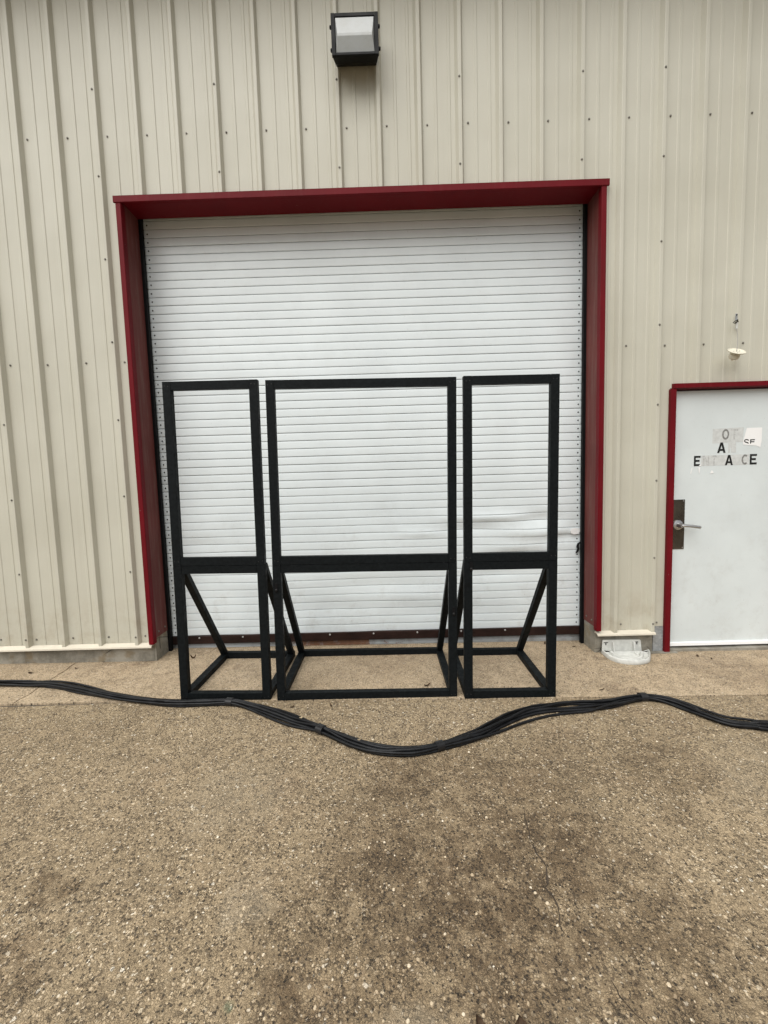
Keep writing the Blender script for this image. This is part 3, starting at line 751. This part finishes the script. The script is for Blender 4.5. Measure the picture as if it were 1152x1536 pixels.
# ------------------------------------------------------------------ black display frames
W_, D_ = 0.0545, 0.040
def display_frame(label, bx, by, yaw, roll, w, h, zmid, zlow, depth, outlook):
    t = thing('display_frame', label, 'frame', (bx, by, gz(bx) - 0.002), 'black display frames standing before the roll-up door')
    t.rotation_euler = (0, roll, yaw)
    bv = 0.0018
    def part(name, lo, hi): return obj(name, box(lo, hi, bv), M['black'], t)
    z1 = zmid
    part('upright', (0, 0, z1 + 0.0005), (W_, D_, h)); part('upright', (w - W_, 0, z1 + 0.0005), (w, D_, h))
    part('top_rail', (W_ + .0006, 0.0008, h - W_), (w - W_ - .0006, D_ - .0008, h - .0004))
    part('middle_rail', (W_ + .0006, 0.0008, z1 + 0.001), (w - W_ - .0006, D_ - .0008, z1 + 0.056))
    part('middle_rail', (W_ + .0006, 0.003, z1 - 0.054), (w - W_ - .0006, D_, z1 - 0.0015))
    part('upright', (-.001, 0.002, 0), (W_ - .001, D_ + .004, z1)); part('upright', (w - W_ + .001, 0.002, 0), (w + .001, D_ + .004, z1))
    part('bottom_rail', (W_, 0.001, 0.0), (w - W_, D_ + .003, 0.052))
    y1 = depth
    part('base_rail', (0.0, D_ + .005, 0.0), (W_ - .002, y1 - .0006, 0.044)); part('base_rail', (w - W_ + .002, D_ + .005, 0.0), (w, y1 - .0006, 0.044))
    part('back_rail', (0.0, y1, 0.0), (w, y1 + 0.040, 0.054))
    for x in (0.026, w - 0.026):
        bm = bmesh.new(); beam(bm, (x, D_ + 0.012, z1 - 0.005), (x, y1 + 0.006, 0.050), 0.046, 0.038, (1, 0, 0), bv); obj('brace', bm, M['black'], t)
    global fs_me
    for x in (W_ / 2 - .012, W_ / 2 + .012, w - W_ / 2 - .012, w - W_ / 2 + .012):
        for z, y in ((h - W_ / 2, -.0002), (z1 + 0.028, -.0002), (0.026, 0.0018)):
            if fs_me is None: fs_me = obj('screw', add_lathe(bmesh.new(), [(0.0042, 0), (0.0038, 0.0006), (0.0016, 0.0004)], (0, 0, 0), (0, -1, 0), 8), M['screw_black'], t, loc=(x, y, z)).data
            else: obj('screw', fs_me, None, t, loc=(x + random.uniform(-.003, .003), y, z + random.uniform(-.006, .006)))
    return t
fs_me = None
display_frame('narrow black frame left of the wide one, nearest the left red jamb', 1.212, -0.642, -0.023, 0.0105, 0.619, 2.140, 0.934, 0.88, 0.66, 0)
fw = display_frame('wide black frame in the middle, twice the width of its neighbours', 1.881, -0.665, 0.005, 0.0125, 1.220, 2.130, 0.932, 0.88, 0.69, 0)
fr_ = display_frame('narrow black frame right of the wide one, nearest the right red jamb', 3.149, -0.685, -0.002, 0.0085, 0.607, 2.121, 0.930, 0.88, 0.67, 0)
for t, pts in ((fw, ((0.022, 0.78), (1.198, 0.60))), (fr_, ((0.045, 0.90),))):
    for x, z in pts:
        obj('hinge', box((x - .010, -0.0035, z - .03), (x + .010, 0.0015, z + .03), .001), M['rubber'], t)
        obj('bolt', add_lathe(bmesh.new(), [(0.009, 0), (0.009, 0.003), (0.005, 0.006)], (x, -0.0036, z - 0.015), (0, -1, 0), 8), M['bolt'], t)

# ------------------------------------------------------------------ cable bundle across the apron
CP = [(-2.6, -0.12), (-1.6, -0.22), (-0.9, -0.31), (-0.516, -0.348), (-0.284, -0.377), (0.037, -0.399), (0.241, -0.436), (0.5, -0.522), (0.775, -0.613), (1.041, -0.679), (1.238, -0.712), (1.415, -0.712), (1.575, -0.716), (1.749, -0.762), (1.951, -0.868), (2.14, -0.972), (2.314, -1.075), (2.475, -1.175), (2.604, -1.225), (2.73, -1.243), (2.839, -1.230), (2.933, -1.199), (3.03, -1.160), (3.133, -1.110), (3.248, -1.038), (3.368, -0.962), (3.539, -0.880), (3.722, -0.835), (3.895, -0.815), (4.057, -0.790), (4.21, -0.756), (4.326, -0.744), (4.432, -0.780), (4.503, -0.860), (4.558, -0.950), (4.635, -1.027), (4.745, -1.057), (4.815, -1.072), (5.2, -1.09), (6.2, -1.07), (7.5, -1.12)]
def catmull(P, n=9):
    out = []
    for i in range(len(P) - 1):
        p0, p1, p2, p3 = (Vector((*P[max(0, min(len(P) - 1, j))], 0)) for j in (i - 1, i, i + 1, i + 2))
        for k in range(n):
            t = k / n
            out.append(0.5 * ((2 * p1) + (-p0 + p2) * t + (2 * p0 - 5 * p1 + 4 * p2 - p3) * t * t + (-p0 + 3 * p1 - 3 * p2 + p3) * t ** 3))
    return out + [Vector((*P[-1], 0))]
path = catmull(CP)
CB = thing('cable_bundle', 'black cables taped in a bundle snaking across the concrete before the frames', 'cable', (2.73, -1.243, 0))
RC = 0.0086
TIES = (1.56, 2.235, 2.905, 4.30)
def spread(x):
    s = 1.0
    for c, wd, a in ((0.38, .30, 0.8), (3.85, .30, 1.3), (3.35, .25, .8), (1.95, .2, .6), (2.55, .2, .3), (0.0, .3, .3), (4.65, .25, .4), (1.2, .2, .3)):
        s += a * math.exp(-((x - c) / wd) ** 2)
    for c in TIES: s *= 1 - 0.35 * math.exp(-((x - c) / .10) ** 2)
    return s
def frame_at(j):
    t = (path[min(j + 1, len(path) - 1)] - path[max(j - 1, 0)]).normalized()
    return t, Vector((-t.y, t.x, 0))
NS = 6
lat = [[0.0] * len(path) for _ in range(NS)]; hgt = [[0.0] * len(path) for _ in range(NS)]
acc = 0.0
for j, p in enumerate(path):
    if j: acc += (path[j] - path[j - 1]).length
    sp = spread(p.x)
    for i in range(NS):
        w = (i - (NS - 1) / 2) * 0.62 + 1.15 * noise.noise(Vector((acc * 1.5, i * 9.7 + 0.5, 2.0))) + 0.25 * noise.noise(Vector((acc * 6, i * 4.1, 7.0)))
        lat[i][j] = w * 2 * RC * sp * 0.86
    done = []
    for i in (1, 4, 0, 5, 2, 3):
        z = RC
        for l2, z2 in done:
            dl = abs(l2 - lat[i][j])
            if dl < 2 * RC: z = max(z, z2 + math.sqrt(4 * RC * RC - dl * dl))
        z = min(z, 4.2 * RC); done.append((lat[i][j], z)); hgt[i][j] = z
for i in range(NS):
    for _ in range(6):
        h = hgt[i]; hgt[i] = [(h[max(0, j - 1)] + h[j] + h[min(len(h) - 1, j + 1)]) / 3 for j in range(len(h))]
    pts = []
    for j, p in enumerate(path):
        t, n2 = frame_at(j); q = p + n2 * lat[i][j]
        pts.append((q.x - 2.73, q.y + 1.243, hgt[i][j] + gz(q.x)))
    obj('cable', add_tube(bmesh.new(), pts, RC * (1.0 + 0.10 * ((i * 37) % 5 - 2) / 2), 8), M['cable'], CB, smooth='all')
def tie(x, wid=0.045):
    idx = [j for j, p in enumerate(path) if p.x >= x][0]; p = path[idx]
    t, n2 = frame_at(idx); bm = bmesh.new(); rings = []
    lo = min(l[idx] for l in lat) - RC * 1.25; hi = max(l[idx] for l in lat) + RC * 1.25; top = max(h[idx] for h in hgt) + RC * 1.3
    for d in (-wid / 2, -wid / 6, wid / 6, wid / 2):
        ring = []
        for k in range(16):
            a = 2 * math.pi * k / 16
            q = p + t * d + n2 * ((lo + hi) / 2 + (hi - lo) / 2 * math.copysign(abs(math.cos(a)) ** 0.8, math.cos(a)))
            z = top / 2 + top / 2 * math.copysign(abs(math.sin(a)) ** 0.8, math.sin(a)) + 0.0008 * random.uniform(-1, 1)
            ring.append(bm.verts.new((q.x - 2.73, q.y + 1.243, z + gz(q.x))))
        rings.append(ring)
    for A, Bq in zip(rings, rings[1:]):
        for k in range(16): bm.faces.new((A[k], A[(k + 1) % 16], Bq[(k + 1) % 16], Bq[k]))
    bm.faces.new(rings[0][::-1]); bm.faces.new(rings[-1])
    obj('tape_band', bm, M['tape'], CB, smooth=True)
for x in TIES: tie(x)

# ------------------------------------------------------------------ broken plastic cover against the foundation
PC = thing('plastic_cover', 'white plastic lamp cover lying upturned against the concrete foundation', 'plastic cover', (4.58, -0.12, gz(4.58)))
def C(x, y, z): return (x - 4.58, y + 0.12, z)
out = [(4.405, -0.022), (4.402, -0.100), (4.408, -0.150), (4.430, -0.190), (4.462, -0.216), (4.505, -0.234), (4.550, -0.241), (4.600, -0.238), (4.650, -0.224), (4.690, -0.200), (4.715, -0.165), (4.740, -0.130), (4.768, -0.085), (4.785, -0.045)]
bm = bmesh.new(); cx, cy = 4.58, -0.09
def scl(p, s): return (cx + (p[0] - cx) * s, cy + (p[1] - cy) * s)
lv = [(1.0, .001), (1.02, .012), (.985, .033), (.955, .037), (.925, .032), (.90, .016), (.78, .010), (.72, .012), (.68, .030), (.60, .033), (.55, .028), (.50, .010), (.2, .008)]
loop = out + [(4.70, -0.030), (4.60, -0.030), (4.50, -0.030)]
rows = [[bm.verts.new(C(*scl(p, s), z + 0.010 * noise.noise(Vector((p[0] * 9, p[1] * 9, 2))) * (z > .03) * (i < len(out)) - (0.036 * (z > .03) if i >= len(out) else 0))) for i, p in enumerate(loop)] for s, z in lv]
for a, b in zip(rows, rows[1:]):
    for k in range(len(loop)): bm.faces.new((a[k], a[(k + 1) % len(loop)], b[(k + 1) % len(loop)], b[k]))
bm.faces.new(rows[-1]); bm.faces.new(rows[0][::-1])
obj('shell', bm, M['plastic'], PC, smooth=True)
bm = bmesh.new(); add_prism(bm, [(4.404 - 4.58, .001), (4.409 - 4.58, .112), (4.415 - 4.58, .118), (4.715 - 4.58, .114), (4.722 - 4.58, .108), (4.735 - 4.58, .001)], .004, 'XZ', -0.026 + .12)
obj('back_plate', bm, M['plastic'], PC)
for x in (4.487, 4.655):
    bm = add_prism(bmesh.new(), [(-.0265 + .12, .104), (-.045 + .12, .096), (-.060 + .12, .030), (-.085 + .12, .014), (-.0265 + .12, .014)], .007, 'YZ', x - 4.58); obj('stiffener', bm, M['plastic'], PC)
for x0, x1 in ((4.419, 4.454), (4.680, 4.702)):
    bm = bmesh.new(); add_box(bm, C(x0, -.0275, .092), C(x1, -.0262, .098)); add_box(bm, C((x0 + x1) / 2 - .004, -.0277, .074), C((x0 + x1) / 2 + .004, -.0263, .0917))
    obj('slot', bm, M['bolt'], PC)

# ------------------------------------------------------------------ leaves and litter
def leaf(name, x, y, size, mat, label, curl=0.5, cat='leaf', lift=0.0, asp=0.45):
    bm = bmesh.new(); n = 6; rows = []
    a = random.uniform(0, 6.28); ca, sa = math.cos(a), math.sin(a)
    for i in range(n + 1):
        u = i / n - 0.5; wv = size * asp * (1 - (2 * u) ** 2) ** 0.6 * (1 + 0.3 * random.uniform(-1, 1)) + 0.0006; row = []
        for v in (-1, -0.4, 0.4, 1):
            px, py = u * size, v * wv * 0.5
            pz = curl * size * (0.35 * (2 * u) ** 2 + 0.30 * v * v * (0.5 + abs(u))) + random.uniform(0, .0012) + 0.0012 + lift
            row.append(bm.verts.new((px * ca - py * sa, px * sa + py * ca, pz)))
        rows.append(row)
    for p, q in zip(rows, rows[1:]):
        for k in range(3): bm.faces.new((p[k], p[k + 1], q[k + 1], q[k]))
    bmesh.ops.recalc_face_normals(bm, faces=bm.faces[:])
    bmesh.ops.solidify(bm, geom=bm.faces[:], thickness=0.0006)
    o = obj(name, bm, mat, loc=(x, y, gz(x))); tag(o, label, cat, 'leaves and litter on the concrete'); return o
leaf('dry_leaf', 0.984, 0.029, 0.045, M['leaf'], 'curled brown leaf inside the left frame, beside the left red jamb', 1.2)
leaf('dry_leaf', -0.219, -0.188, 0.030, M['leaf'], 'dark leaf between the cables and foundation at far left', 0.5, asp=.8)
leaf('dry_leaf', 2.913, -0.506, 0.055, M['leaf'], 'long brown leaf inside the base of the wide frame', 0.5, asp=.3)
leaf('twig', 4.106, -0.605, 0.05, M['leaf'], 'thin dark twig right of the right frame near the joint', 0.2, 'twig', asp=.15)
leaf('dry_leaf', 5.132, -0.110, 0.028, M['leaf'], 'small dark leaf below the white entry door', 0.5, asp=.6)
leaf('dry_leaf', 5.20, -0.165, 0.024, M['leaf'], 'smallest dark leaf below the entry door, farther right', 0.6, asp=.5)
leaf('dry_leaf', 2.876, -2.352, 0.035, M['leaf'], 'dark curled leaf at the bottom edge, left of its twin', 0.9, asp=.7)
leaf('dry_leaf', 2.985, -2.356, 0.036, M['leaf'], 'dark round leaf at the bottom edge, right of its twin', 0.7, asp=.8)
leaf('dry_leaf', 1.981, -0.56, 0.02, M['leaf'], 'tiny dark leaf inside the wide frame at its left post', 0.5, asp=.7)
leaf('dry_leaf', 2.003, -0.755, 0.03, M['leaf'], 'dark leaf before the left foot of the wide frame', 0.6, asp=.4)
leaf('dry_leaf', 2.256, -0.745, 0.045, M['leaf'], 'thin dark leaf before the bottom rail of the wide frame', 0.3, asp=.25)
leaf('pale_leaf', 3.179, -0.845, 0.04, M['leaf_pale'], 'pale tan leaf on the concrete above the cable loop', 0.5, asp=.5)
leaf('pale_leaf', 3.653, -0.80, 0.025, M['leaf_pale'], 'pale leaf caught on the cables right of the right frame', 0.5, lift=.036, asp=.7)
leaf('pale_leaf', 2.10, -0.94, 0.022, M['leaf_pale'], 'pale leaf caught on the cables below the wide frame', 0.5, lift=.036, asp=.7)
leaf('pale_leaf', 2.47, -1.165, 0.018, M['leaf_pale'], 'tiny pale scrap on the lowest bend of the cables', 0.5, lift=.036, asp=.6)
leaf('dry_leaf', 0.10, -0.12, 0.026, M['leaf'], 'small brown leaf beside the crack near the foundation', 0.6, asp=.5)
leaf('dry_leaf', 4.02, 0.20, 0.05, M['leaf'], 'dark leaf strip on the ground at the right end of the sill', 0.3, asp=.3)
leaf('dry_leaf', 4.24, 0.12, 0.03, M['leaf'], 'dark leaf by the right red jamb foot', 0.4, asp=.4)
